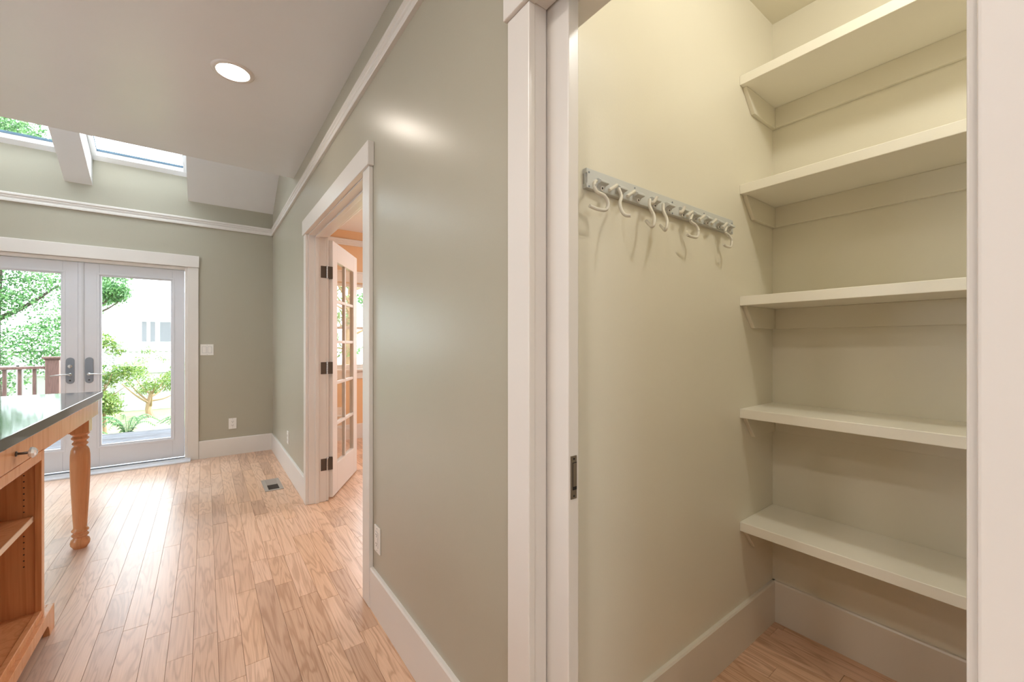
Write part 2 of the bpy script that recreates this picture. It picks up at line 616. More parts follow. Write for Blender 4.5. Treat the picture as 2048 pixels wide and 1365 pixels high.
# den shell
DX = 4.25
m = MB()
dw0, dw1 = 1.29, 2.40
m.box(0.752, dw0, F - 0.012, F + 0.15, 0, 2.70)
m.box(dw1, DX, F - 0.012, F + 0.15, 0, 2.70)
m.box(dw0, dw1, F - 0.012, F + 0.15, 0, 0.864)
m.box(dw0, dw1, F - 0.012, F + 0.15, 1.99, 2.70)
m.build('wall_den_far', 'peach', kind=ST, label='peach far wall of the den with a white window', category='wall')
m = MB()
m.box(DX, DX + 0.15, 0.9, 3.2, 0, 2.70)
m.box(DX, DX + 0.15, 4.6, F + 0.15, 0, 2.70)
m.box(DX, DX + 0.15, 3.2, 4.6, 0, 0.85)
m.box(DX, DX + 0.15, 3.2, 4.6, 2.10, 2.70)
m.build('wall_den_right', 'peach', kind=ST, label='peach den side wall with a window', category='wall')
bx(PX + 0.1, DX, 0.75, 0.90, 0, 2.70).build('wall_den_rear', 'peach', kind=ST, label='peach rear wall of the den', category='wall')
bx(0.662, DX + 0.15, 0.90, F + 0.15, 2.65, 2.78).build('ceiling_den', 'ceiling', kind=ST, label='white ceiling of the den', category='ceiling')

# ------------------------------------------------------------------ floor and its planks
m = MB()
m.box(XL - 0.15, DX + 0.15, YB - 0.15, F + 0.15, -0.20, -0.012)
floor = m.build('floor', 'subfloor', kind=ST, label='oak strip floor running through kitchen, pantry and den', category='floor')
cc, ss = math.cos(YAW), math.sin(YAW)


def project(x, y, z=0.0):
    fw = x * ss + y * cc
    if fw < 0.05:
        return None
    return 1024 + FPX * (x * cc - y * ss) / fw, 686 - FPX * (z - CAM_H) / fw


PW = 0.0805
planks = []
k0 = int(math.floor((XL - (-0.119)) / PW))
for k in range(k0, 60):
    x0 = -0.119 + k * PW
    x1 = x0 + PW
    spans = []
    if x0 < 0.62:
        spans.append((YB, 5.460, max(x0, XL), min(x1, W)))
    if x1 > 0.62 and x0 < 0.755:
        spans.append((2.03, 3.428, max(x0, 0.628 if x0 > 0.55 else x0), x1))
        spans.append((0.0635, 0.757, max(x0, 0.628), x1))
    if x0 >= 0.74:
        if x0 < PX - 0.02:
            spans.append((-0.42, PY, x0, min(x1, PX)))
        if x0 < DX:
            spans.append((0.90, F - 0.012, x0, min(x1, DX)))
    for ya, yb, xa, xb in spans:
        if xb - xa < 0.015:
            continue
        y = ya - random.uniform(0, 0.7)
        while y < yb:
            ln = random.choice((0.26, 0.32, 0.40, 0.48, 0.56, 0.66, 0.80, 0.95))
            a, b = max(y, ya), min(y + ln, yb)
            if b - a > 0.03:
                planks.append((xa, xb, a, b))
            y += ln


def plank_mesh():
    g, ch = 0.0, 0.0022
    vs = [(-.5, -.5, -0.012), (.5, -.5, -0.012), (.5, .5, -0.012), (-.5, .5, -0.012),
          (-.5, -.5, -0.0018), (.5, -.5, -0.0018), (.5, .5, -0.0018), (-.5, .5, -0.0018)]
    i, j = 0.5 - 0.006, 0.5 - 0.0014
    vs += [(-i, -j, 0), (i, -j, 0), (i, j, 0), (-i, j, 0)]
    fs = [(0, 3, 2, 1), (0, 1, 5, 4), (1, 2, 6, 5), (2, 3, 7, 6), (3, 0, 4, 7),
          (4, 5, 9, 8), (5, 6, 10, 9), (6, 7, 11, 10), (7, 4, 8, 11), (8, 9, 10, 11)]
    return vs, fs


pv, pf = plank_mesh()
pm = bpy.data.meshes.new('plank')
pm.from_pydata(pv, [], pf)
pm.materials.append(M['oak'])
pm.update()


def plank_seen(p):
    xa, xb, a, b = p
    area, inside = 0.0, False
    q = [project(*c) for c in ((xa, a), (xb, a), (xb, b), (xa, b))]
    if any(t is None for t in q):
        q = [project(x, max(y, 0.75 if x < 0.6 else y)) for x, y in ((xa, a), (xb, a), (xb, b), (xa, b))]
        if any(t is None for t in q):
            return 0
    px = sum(t[0] for t in q) / 4
    hid = False
    if xb < 0.62:
        inside = any(-10 < t[0] < 930 and t[1] < 1380 for t in q)
        hid = b < 2.5 and xa < -0.5 or xb < -1.25
    elif a < 0.9:
        inside = any(1150 < t[0] < 1935 and t[1] < 1380 for t in q) and xa > 1.3
    else:
        inside = any(640 < t[0] < 728 and t[1] < 1250 for t in q)
    if not inside or hid:
        return 0
    return abs(sum(q[i][0] * q[(i + 1) % 4][1] - q[(i + 1) % 4][0] * q[i][1] for i in range(4))) / 2


ranked = sorted(planks, key=plank_seen, reverse=True)
seen = [p for p in ranked if plank_seen(p) > 60][:295]
seen_set = set(seen)
for xa, xb, a, b in seen:
    o = bpy.data.objects.new('plank', pm)
    COL.objects.link(o)
    o.parent = floor
    o.location = ((xa + xb) / 2, (a + b) / 2, random.uniform(-0.0004, 0.0003))
    o.scale = (xb - xa - 0.0005, b - a - 0.0005, 1)
m = MB()
for p in planks:
    if p in seen_set:
        continue
    xa, xb, a, b = p
    dz = random.uniform(-0.0004, 0.0003)
    m.poly([((xa + xb) / 2 + v[0] * (xb - xa - 0.0005), (a + b) / 2 + v[1] * (b - a - 0.0005), v[2] + dz) for v in pv], pf)
o = m.build('planks_beyond', 'oak', parent=floor)
o['kind'] = 'stuff'

# ------------------------------------------------------------------ trims and baseboards
RAILP = [(0, 0), (.016, 0), (.018, .004), (.018, .018), (.011, .023), (.011, .037), (.016, .041), (.016, .053), (.023, .060), (.023, .074), (.020, .078), (0, .078)]
RZ = 2.452
MB().prism([(F - d, RZ + z) for d, z in RAILP], 'x', XL, W).build('trim_1', 'trim', kind=ST, label='white moulded picture rail along the far wall above the deck doors', category='moulding')
MB().prism([(W - d, RZ + z) for d, z in RAILP], 'y', YB, F).build('trim_2', 'trim', kind=ST, label='white moulded picture rail along the long sage wall', category='moulding')
MB().prism([(F - 0.012 - d, RZ + 0.01 + z) for d, z in RAILP], 'x', 0.752, DX).build('trim_3', 'trim', kind=ST, label='white picture rail on the peach den wall', category='moulding')


def base_prof(f, sgn, h=0.186, t=0.016):
    return [(f, 0), (f + sgn * t, 0), (f + sgn * t, h - 0.006), (f + sgn * (t - 0.004), h), (f, h)]


MB().prism(base_prof(F, -1), 'x', -0.052, W).build('baseboard_far', 'trim', kind=ST, label='white baseboard in the far corner below the light switch', category='baseboard')
MB().prism(base_prof(W, -1), 'y', 3.507, F).build('baseboard_right_far', 'trim', kind=ST, label='short white baseboard between den doorway and far corner', category='baseboard')
MB().prism(base_prof(W, -1), 'y', 0.84, 1.929).build('baseboard_right_near', 'trim', kind=ST, label='white baseboard between the den doorway and the pantry', category='baseboard')
MB().prism(base_prof(PY, -1, 0.178, 0.015), 'x', 0.775, PX).build('baseboard_pantry_left', 'pantrybase', kind=ST, label='cream baseboard under the hook rail wall', category='baseboard')
MB().prism(base_prof(PX, -1, 0.178, 0.015), 'y', -0.42, PY).build('baseboard_pantry_rear', 'pantrybase', kind=ST, label='cream baseboard below the lowest pantry shelf', category='baseboard')
MB().prism(base_prof(F - 0.012, -1), 'x', 0.775, DX).build('baseboard_den', 'trim', kind=ST, label='white baseboard of the peach den wall', category='baseboard')

# ------------------------------------------------------------------ door_1: glazed double doors to the deck
d1 = empty('door_1', (-0.93, F, 0), kind=ST, label='white glazed double doors opening to the deck', category='door')
bx(-0.147, -0.054, F - 0.020, F, 0, 2.012).build('side_casing', 'trim', d1, 0.003)
bx(-1.81, -1.72, F - 0.020, F, 0, 2.012).build('side_casing', 'trim', d1, 0.003)
bx(-1.83, -0.048, F - 0.028, F, 2.013, 2.133).build('head_casing', 'trim', d1, 0.003)
m = MB()
m.box(-0.168, -0.147, F, F + 0.15, 0, 2.012)
m.box(-1.72, -1.70, F, F + 0.15, 0, 2.012)
m.box(-1.70, -0.168, F, F + 0.15, 1.982, 2.012)
m.build('jamb', 'trim', d1, 0.002)
MB().prism([(5.378, 0), (5.378, .012), (5.40, .017), (5.447, .020), (5.452, .030), (5.63, .034), (5.63, -.03), (5.5, -.03)], 'x', -1.76, -0.12).build('threshold', 'doorwhite', d1, 0.0015)
bx(-1.70, -0.168, 5.474, 5.487, 0.026, 0.040).build('sill_track', 'pewter', d1)
YD0, YD1 = 5.510, 5.555


def deck_leaf(xa, xb, ga, gb):
    """stiles and rails around one tall pane; xa<xb outer edges, ga<gb glass edges"""
    zb, zt, g0, g1 = 0.042, 1.979, 0.238, 1.875
    m = MB()
    m.box(xa, ga, YD0, YD1, zb, zt)
    m.box(gb, xb, YD0, YD1, zb, zt)
    m.box(ga, gb, YD0, YD1, g1, zt)
    m.box(ga, gb, YD0, YD1, zb, g0)
    leaf = m.build('door_leaf', 'doorwhite', d1, 0.0025)
    m = MB()
    q = 0.014
    pr = [(YD0 - 0.003, 0), (YD0 + 0.012, q), (YD0 + 0.02, q), (YD0 + 0.02, 0)]
    m.box(ga, ga + q, YD0 + 0.006, YD0 + 0.028, g0, g1)
    m.box(gb - q, gb, YD0 + 0.006, YD0 + 0.028, g0, g1)
    m.box(ga + q, gb - q, YD0 + 0.006, YD0 + 0.028, g1 - q, g1)
    m.box(ga + q, gb - q, YD0 + 0.006, YD0 + 0.028, g0, g0 + q)
    m.build('glazing_bead', 'doorwhite', leaf, 0.002)
    m = MB()
    f_ = 0.018
    m.box(ga - f_, gb + f_, YD0 - 0.0035, YD0 + 0.001, g1, g1 + f_)
    m.box(ga - f_, gb + f_, YD0 - 0.0035, YD0 + 0.001, g0 - f_, g0)
    m.box(ga - f_, ga, YD0 - 0.0035, YD0 + 0.001, g0, g1)
    m.box(gb, gb + f_, YD0 - 0.0035, YD0 + 0.001, g0, g1)
    m.build('glazing_frame', 'doorwhite', leaf, 0.0015)
    bx(ga, gb, YD0 + 0.028, YD0 + 0.033, g0, g1).build('glass_pane', 'glass', leaf)
    return leaf


def lever_set(leaf, xc, dirn, deadbolt):
    zc0, zc1, hw = 0.846, 1.088, 0.0275
    pts = []
    for k in range(9):
        a = math.pi * k / 8
        pts.append((xc + hw * math.cos(a), zc1 - hw + hw * math.sin(a)))
    for k in range(9):
        a = math.pi + math.pi * k / 8
        pts.append((xc + hw * math.cos(a), zc0 + hw + hw * math.sin(a)))
    y = YD0
    MB().prism(pts, 'y', y - 0.009, y + 0.001).build('escutcheon', 'pewter', leaf, 0.002)
    zl = 0.932
    m = MB()
    m.lathe([(0.013, 0), (0.013, 0.006), (0.008, 0.010), (0.008, 0.05), (0.0001, 0.05)], (xc, y - 0.008, zl), '-y', 14)
    m.tube(spline([(xc, y - 0.050, zl), (xc + dirn * 0.03, y - 0.054, zl + 0.001), (xc + dirn * 0.075, y - 0.060, zl - 0.002), (xc + dirn * 0.118, y - 0.055, zl - 0.006)]), 0.0075, 8, 0.004)
    m.build('lever_handle', 'nickel', leaf, smooth=True)
    m = MB()
    m.lathe([(0.006, 0), (0.006, 0.004), (0.0001, 0.005)], (xc, y - 0.008, zc0 + 0.03), '-y', 10)
    m.build('screw', 'dark', leaf, smooth=True)
    if deadbolt:
        m = MB()
        m.lathe([(0.016, 0), (0.016, 0.006), (0.010, 0.009), (0.0001, 0.009)], (xc, y - 0.008, 1.008), '-y', 16)
        m.box(xc - 0.004, xc + 0.004, y - 0.034, y - 0.015, 0.992, 1.024)
        m.build('deadbolt_turn', 'nickel', leaf, smooth=True)


lf = deck_leaf(-0.928, -0.172, -0.808, -0.269)
lever_set(lf, -0.876, 1, False)
lf = deck_leaf(-1.690, -0.934, -1.590, -1.050)
lever_set(lf, -1.001, -1, True)
pts = [(-0.931 + 0.023 * math.cos(math.pi * k / 8), YD0 - 0.016 * math.sin(math.pi * k / 8)) for k in range(9)]
MB().prism(pts, 'z', 0.042, 1.976).build('astragal', 'doorwhite', d1, smooth=True)

# ------------------------------------------------------------------ door_2: multi-pane door to the den
d2 = empty('door_2', (0.70, 2.73, 0), kind=ST, label='den doorway with white casing and an open ten-pane door', category='door')
bx(0.608, W, 3.431, 3.507, 0, 2.046).build('side_casing', 'trim', d2, 0.003)
bx(0.608, W, 1.929, 2.026, 0, 2.046).build('side_casing', 'trim', d2, 0.003)
bx(0.598, W, 1.915, 3.512, 2.046, 2.157).build('head_casing', 'trim', d2, 0.003)
m = MB()
m.box(W, 0.752, 3.427, 3.450, 0, 2.062)
m.box(W, 0.752, 2.008, 2.030, 0, 2.062)
m.box(W, 0.752, 2.030, 3.427, 2.040, 2.062)
m.build('jamb', 'trim', d2, 0.002)
m = MB()
m.box(0.674, 0.700, 3.416, 3.427, 0, 2.040)
m.box(0.674, 0.700, 2.030, 2.041, 0, 2.040)
m.box(0.674, 0.700, 2.041, 3.416, 2.029, 2.040)
m.build('door_stop', 'trim', d2, 0.0015)
m = MB()
m.box(0.752, 0.772, 3.432, 3.507, 0, 2.046)
m.box(0.752, 0.772, 1.929, 2.026, 0, 2.046)
m.box(0.752, 0.772, 1.915, 3.512, 2.046, 2.157)
m.build('den_casing', 'trim', d2, 0.003)
HP = Vector((0.806, 3.449))
DA = math.radians(59.3)
dv, nv = Vector((math.cos(DA), math.sin(DA))), Vector((-math.sin(DA), math.cos(DA)))


def leaf_xf(p):
    q = HP + dv * p[0] + nv * p[1]
    return (q.x, q.y, p[2])


LT, LH, LW = 0.036, 2.030, 0.700
cols = ((0.113, 0.337), (0.363, 0.587))
rows = [(0.250 + i * 0.3314, 0.250 + i * 0.3314 + 0.306) for i in range(5)]
m = MB()
m.box(0, cols[0][0], 0, LT, 0.012, LH)
m.box(cols[1][1], LW, 0, LT, 0.012, LH)
m.box(cols[0][0], cols[1][1], 0, LT, rows[4][1], LH)
m.box(cols[0][0], cols[1][1], 0, LT, 0.012, rows[0][0])
leaf = m.xf(leaf_xf).build('door_leaf', 'trim', d2, 0.0025)
m = MB()
m.box(cols[0][1], cols[1][0], 0.004, LT - 0.004, rows[0][0], rows[4][1])
for i in range(4):
    for c in cols:
        m.box(c[0], c[1], 0.004, LT - 0.004, rows[i][1], rows[i + 1][0])
m.xf(leaf_xf).build('muntin_grid', 'trim', leaf, 0.004)
for r in rows:
    for c in cols:
        bx(c[0], c[1], LT / 2 - 0.002, LT / 2 + 0.002, r[0], r[1]).xf(leaf_xf).build('glass_pane', 'glass', leaf)
for zc in (1.772, 1.030, 0.285):
    m = MB()
    m.box(0.714, 0.752, 3.4245, 3.4285, zc - 0.046, zc + 0.046)
    h = m.build('hinge', 'bronze', d2, 0.0008)
    m = MB()
    for i in range(5):
        z0 = zc - 0.046 + i * 0.0184
        m.lathe([(0.0058, z0 + 0.0008), (0.0058, z0 + 0.0176)], (0.760, 3.424, 0), 'z', 10)
    m.lathe([(0.0075, zc + 0.046), (0.005, zc + 0.053), (0.0001, zc + 0.054)], (0.760, 3.424, 0), 'z', 10)
    m.build('hinge_barrel', 'nickel', h, smooth=True)
    m = MB()
    m.poly([leaf_xf((-0.0025, 0.001, zc - 0.046)), leaf_xf((-0.0025, 0.033, zc - 0.046)), leaf_xf((0.0005, 0.033, zc - 0.046)), leaf_xf((0.0005, 0.001, zc - 0.046)),
            leaf_xf((-0.0025, 0.001, zc + 0.046)), leaf_xf((-0.0025, 0.033, zc + 0.046)), leaf_xf((0.0005, 0.033, zc + 0.046)), leaf_xf((0.0005, 0.001, zc + 0.046))],
           [(0, 3, 2, 1), (4, 5, 6, 7), (0, 1, 5, 4), (1, 2, 6, 5), (2, 3, 7, 6), (3, 0, 4, 7)])
    m.box(0.752, 0.800, 3.4225, 3.4255, zc - 0.046, zc + 0.046)
    m.build('hinge_plate', 'bronze', h)

# ------------------------------------------------------------------ door_3: pocket door and casing of the pantry
d3 = empty('door_3', (0.69, 0.41, 0), kind=ST, label='pantry opening with white casing and a sliding pocket door', category='door')
bx(0.608, W, 0.753, 0.839, 0, 2.028).build('side_casing', 'trim', d3, 0.003)
bx(0.608, W, -0.040, 0.0545, 0, 2.028).build('side_casing', 'trim', d3, 0.003)
bx(0.598, W, -0.050, 0.845, 2.028, 2.15).build('head_casing', 'trim', d3, 0.003)
m = MB()
m.box(W, 0.6665, 0.758, 0.775, 0, 2.05)
m.box(W, 0.770, 0.045, 0.0635, 0, 2.05)
m.box(W, 0.6665, 0.0635, 0.758, 2.034, 2.05)
m.box(0.708, 0.770, 0.0635, 0.787, 2.034, 2.05)
m.box(0.708, 0.770, 0.762, 0.787, 0, 2.034)
m.build('jamb', 'trim', d3, 0.002)
bx(0.670, 0.7035, 0.686, 1.39, 0.012, 2.048).build('sliding_panel', 'trim', d3, 0.0025)
ep = bx(0.6765, 0.6955, 0.684, 0.6865, 0.864, 0.964).build('edge_pull', 'pull', d3, 0.0008)
bx(0.6815, 0.6945, 0.6832, 0.6842, 0.885, 0.949).build('pull_recess', 'dark', ep)
bx(0.6825, 0.6940, 0.6822, 0.6834, 0.893, 0.9475).build('pull_finger', 'pull', ep, 0.0006)
for z in (0.957, 0.871):
    MB().lathe([(0.0024, 0), (0.0024, 0.001), (0.0001, 0.0014)], (0.686, 0.6842, z), '-y', 10).build('screw', 'dark', ep)

# ------------------------------------------------------------------ skylights and den window
for n, (x0, x1, lab) in enumerate(((-1.74, -1.03, 'left skylight in the sloped ceiling with leaves above it'), (-0.849, -0.143, 'right skylight in the sloped ceiling against white sky'))):
    sk = empty('window_%d' % (n + 1), ((x0 + x1) / 2, 4.9, zs(4.9) + 0.28), kind=ST, label=lab, category='skylight')

    def band(ya, yb, o0, o1, xa, xb):
        return MB().prism([(ya, zs(ya) + o0), (yb, zs(yb) + o0), (yb, zs(yb) + o1), (ya, zs(ya) + o1)], 'x', xa, xb)
    m = MB()
    for q in ((F + 0.01, F - 0.055, x0, x1), (4.40, 4.34, x0, x1), (F - 0.055, 4.40, x0, x0 + 0.035), (F - 0.055, 4.40, x1 - 0.035, x1)):
        a = band(q[0], q[1], 0.243, 0.305, q[2], q[3])
        m.poly(a.v, a.f)
    m.build('skylight_frame', 'skyframe', sk, 0.002)
    m = MB()
    for q in ((F - 0.055, F - 0.060, x0 + 0.035, x1 - 0.035), (F - 0.055, 4.40, x0 + 0.035, x0 + 0.039), (F - 0.055, 4.40, x1 - 0.039, x1 - 0.035)):
        a = band(q[0], q[1], 0.282, 0.300, q[2], q[3])
        m.poly(a.v, a.f)
    m.build('gasket', 'gasket', sk)
    band(F - 0.05, 4.38, 0.300, 0.306, x0 + 0.02, x1 - 0.02).build('glass_pane', 'glass', sk)

w3 = empty('window_3', (1.9, F, 1.4), kind=ST, label='white framed den window seen through the open door', category='window')
FD = F - 0.012
bx(dw0 - 0.11, dw1 + 0.11, FD - 0.024, FD, 1.995, 2.118).build('head_casing', 'trim', w3, 0.003)
bx(dw0 - 0.13, dw1 + 0.13, FD - 0.034, FD, 2.118, 2.135).build('head_cap', 'trim', w3, 0.002)
for a, b in ((dw0 - 0.075, dw0), (dw1, dw1 + 0.085)):
    bx(a, b, FD - 0.018, FD, 0.89, 1.995).build('side_casing', 'trim', w3, 0.003)
bx(dw0 - 0.11, dw1 + 0.11, FD - 0.05, FD + 0.10, 0.864, 0.890).build('window_sill', 'trim', w3, 0.003)
bx(dw0 - 0.085, dw1 + 0.085, FD - 0.016, FD, 0.767, 0.864).build('apron', 'trim', w3, 0.002)
m = MB()
for a in ((dw0, dw1, 1.945, 1.99), (dw0, dw1, 0.89, 0.945), (dw0, dw0 + 0.035, 0.945, 1.945), (dw1 - 0.045, dw1, 0.945, 1.945), (dw0 + 0.045, dw1 - 0.045, 1.40, 1.435)):
    m.box(a[0], a[1], FD + 0.05, FD + 0.085, a[2], a[3])
m.build('window_frame', 'trim', w3, 0.002)
bx(dw0 + 0.045, dw1 - 0.045, FD + 0.065, FD + 0.070, 0.945, 1.945).build('glass_pane', 'glass', w3)

# ------------------------------------------------------------------ THINGS: kitchen island
IX = -0.535     # front face of cabinet and apron
isl = empty('kitchen_island', (-1.0, 2.4, 0), label='honey maple island with open shelves, drawer and turned corner leg', category='island')
IB = -1.18      # rear of the cabinet
CY0, CY1 = 0.60, 2.535   # cabinet from (out of view) to its far end
m = MB()
# carcass: far side panel, near divider, back, bottom, top
m.box(IB, IX - 0.020, 2.506, CY1, 0.105, 0.868)
m.box(IB, IX - 0.020, CY0, CY0 + 0.02, 0.105, 0.868)
m.box(IB, IX - 0.020, 1.55, 1.57, 0.14, 0.775)
m.box(IB, IB + 0.012, CY0, CY1, 0.105, 0.868)
m.box(IB, IX - 0.020, CY0, CY1, 0.105, 0.128)
m.box(IB, IX - 0.020, CY0, CY1, 0.768, 0.780)
m.build('carcass', 'cab', isl, 0.001)
m = MB()
m.box(IX - 0.020, IX, 2.500, CY1, 0.105, 0.785)
m.box(IX - 0.020, IX, CY0, 2.500, 0.747, 0.785)
m.box(IX - 0.020, IX, CY0, 2.500, 0.105, 0.133)
m.box(IX - 0.020, IX, 1.53, 1.59, 0.133, 0.747)
m.box(IX - 0.020, IX, CY0, CY0 + 0.04, 0.133, 0.747)
m.build('face_frame', 'cab', isl, 0.0022)
bx(IB, IX - 0.004, CY1, CY1 + 0.016, 0.105, 0.868).build('end_panel', 'cab', isl, 0.003)
dr = bx(IX - 0.018, IX + 0.001, 1.45, CY1 - 0.002, 0.7885, 0.872).build('drawer_front', 'cab', isl, 0.0015)
KX, KY, KZ = IX + 0.001, 2.205, 0.835
m = MB()
m.lathe([(0.009, 0), (0.009, 0.003), (0.0045, 0.005), (0.0045, 0.030), (0.011, 0.032)], (KX, KY, KZ), 'x', 14)
kst = m.build('knob_stem', 'bronze', dr, smooth=True)
m = MB()
m.lathe([(0.010, 0.030), (0.018, 0.034), (0.0195, 0.040), (0.016, 0.047), (0.010, 0.051), (0.0001, 0.052)], (KX, KY, KZ), 'x', 8)
m.build('crystal_knob', 'crystal', dr)
sh = bx(IB + 0.012, IX - 0.026, 1.57, 2.505, 0.500, 0.522).build('shelf', 'cab', isl, 0.001)
bx(IX - 0.0265, IX - 0.024, 1.57, 2.505, 0.500, 0.522).build('edge_band', 'cabedge', sh)
for z in [0.593 - 0.0245 * i for i in range(-4, 12)]:
    if abs(z - 0.51) < 0.018:
        continue
    for hx in (IX - 0.050, IX - 0.55):
        MB().lathe([(0.0026, 0), (0.0026, 0.0012)], (hx, 2.5062, z), '-y', 8).build('shelf_pin_hole', 'dark', isl)
# plinth with arched foot, standing a little proud
px0 = -0.521
arch = []
fy = 2.607
pts = [(CY0, 0.106), (fy, 0.106), (fy, 0.0), (fy - 0.065, 0.0)]
for k in range(7):
    a = math.pi * k / 12
    pts.append((fy - 0.105 + 0.040 * math.cos(a), 0.062 * math.sin(a) * 0.9))
pts += [(CY0 + 0.20, 0.056)]
for k in range(7):
    a = math.pi / 2 + math.pi * k / 12
    pts.append((CY0 + 0.16 + 0.040 * math.cos(a), 0.056 * math.sin(a)))
pts += [(CY0 + 0.12, 0.0), (CY0, 0.0)]
MB().prism(pts, 'x', px0 - 0.020, px0).build('plinth', 'cab', isl, 0.0015)
bx(IB, px0 - 0.020, fy - 0.022, fy, 0.0, 0.106).build('plinth_return', 'cab', isl, 0.0015)
bx(IB, px0 - 0.020, CY0, fy - 0.022, 0.085, 0.105).build('plinth_deck', 'cab', isl)
bx(IB, IB + 0.02, CY0, fy - 0.022, 0.0, 0.085).build('plinth_back', 'cab', isl)
# apron and turned leg at the far end
m = MB()
m.box(IX - 0.022, IX, CY1, 3.612, 0.781, 0.872)
m.build('apron', 'cab', isl, 0.002)
m = MB()
m.box(IB, IX - 0.022, 3.590, 3.612, 0.781, 0.872)
m.build('end_apron', 'cab', isl, 0.002)
LX, LY = -0.600, 3.530
leg = bx(LX - 0.044, LX + 0.044, LY - 0.044, LY + 0.044, 0.690, 0.872).build('corner_leg', 'cab', isl, 0.003)
prof = [(0.0001, 0), (0.029, 0.0), (0.032, 0.006), (0.0415, 0.020), (0.0435, 0.036), (0.040, 0.052), (0.031, 0.060), (0.029, 0.066), (0.036, 0.072), (0.038, 0.079), (0.034, 0.085),
        (0.030, 0.089), (0.030, 0.096), (0.036, 0.100), (0.0385, 0.106), (0.035, 0.113), (0.031, 0.117), (0.0295, 0.125), (0.031, 0.150), (0.035, 0.230), (0.0395, 0.330), (0.0430, 0.430), (0.0440, 0.500), (0.0430, 0.555), (0.040, 0.585), (0.034, 0.600),
        (0.0275, 0.606), (0.026, 0.612), (0.033, 0.618), (0.036, 0.624), (0.033, 0.631), (0.0275, 0.636), (0.0275, 0.642), (0.035, 0.648), (0.040, 0.655), (0.036, 0.663), (0.031, 0.668), (0.034, 0.674), (0.042, 0.682), (0.042, 0.692)]
MB().lathe(prof, (LX, LY, 0), 'z', 32).build('leg_turning', 'cab', leg, smooth=True)
LX2 = IB + 0.06
leg2 = bx(LX2 - 0.044, LX2 + 0.044, LY - 0.044, LY + 0.044, 0.690, 0.872).build('corner_leg', 'cab', isl, 0.003)
MB().lathe(prof, (LX2, LY, 0), 'z', 32).build('leg_turning', 'cab', leg2, smooth=True)
bx(IB - 0.10, -0.525, CY0 - 0.05, 3.690, 0.881 - 0.008, 0.915).build('worktop', 'stone', bevel=0.003, label='polished dark grey green stone worktop lying on the maple island', category='worktop')

# ------------------------------------------------------------------ pantry shelves
ords = ('topmost cream pantry shelf, near the ceiling', 'second cream pantry shelf from the top, level with the hook rail', 'middle cream pantry shelf of the five, at eye level',
        'second cream pantry shelf from the bottom, below eye level', 'lowest cream pantry shelf, above the cream baseboard')
for (zt, lab) in zip((2.293, 1.857, 1.411, 0.962, 0.510), ords):
    s = empty('pantry_shelf', (1.87, 0.18, zt), label=lab, category='shelf', group='cream shelves on the rear pantry wall')
    zb = zt - 0.037
    bx(1.7175, PX, -0.42, PY, zb, zt).build('board', 'shelfcream', s, 0.002)
    h = 0.088
    MB().prism([(1.742, zb), (PX, zb), (PX, zb - h), (1.815, zb - h), (1.750, zb - 0.016)], 'y', PY - 0.016, PY).build('side_cleat', 'cream', s, 0.002)
    MB().prism([(1.742, zb), (PX, zb), (PX, zb - h), (1.815, zb - h), (1.750, zb - 0.016)], 'y', -0.42, -0.404).build('side_cleat', 'cream', s, 0.002)
    bx(PX - 0.016, PX, -0.404, PY - 0.016, zb - h, zb).build('rear_cleat', 'cream', s, 0.002)

# ------------------------------------------------------------------ coat hook rail
hr = empty('coat_hook_rail', (1.24, PY, 1.67), label='long grey white rail with folding wire coat hooks on the cream wall', category='hook rail')
RX0, RX1, RY = 0.822, 1.632, PY - 0.015
m = MB()
m.box(RX0 + 0.003, RX1, RY, PY, 1.6435, 1.6965)
m.build('rail', 'hookrail', hr, 0.0015)
m = MB()
for z0, z1 in ((1.6435, 1.656), (1.684, 1.6965)):
    m.box(RX0, RX0 + 0.003, RY, PY, z0, z1)
m.box(RX0, RX0 + 0.003, RY + 0.006, RY + 0.010, 1.656, 1.684)
m.build('rail_end_cap', 'hookrail', hr, 0.0008)
for x, z in ((0.831, 1.686), (0.831, 1.648), (1.028, 1.687), (1.223, 1.684), (1.223, 1.648), (1.419, 1.684), (1.419, 1.648), (1.622, 1.684), (1.622, 1.648)):
    MB().lathe([(0.0028, 0), (0.0028, 0.0008), (0.0001, 0.001)], (x, RY, z), '-y', 10).build('rail_screw', 'pewter', hr)
brx = [0.876, 0.956, 1.036, 1.119, 1.196, 1.277, 1.354, 1.432, 1.514, 1.593]
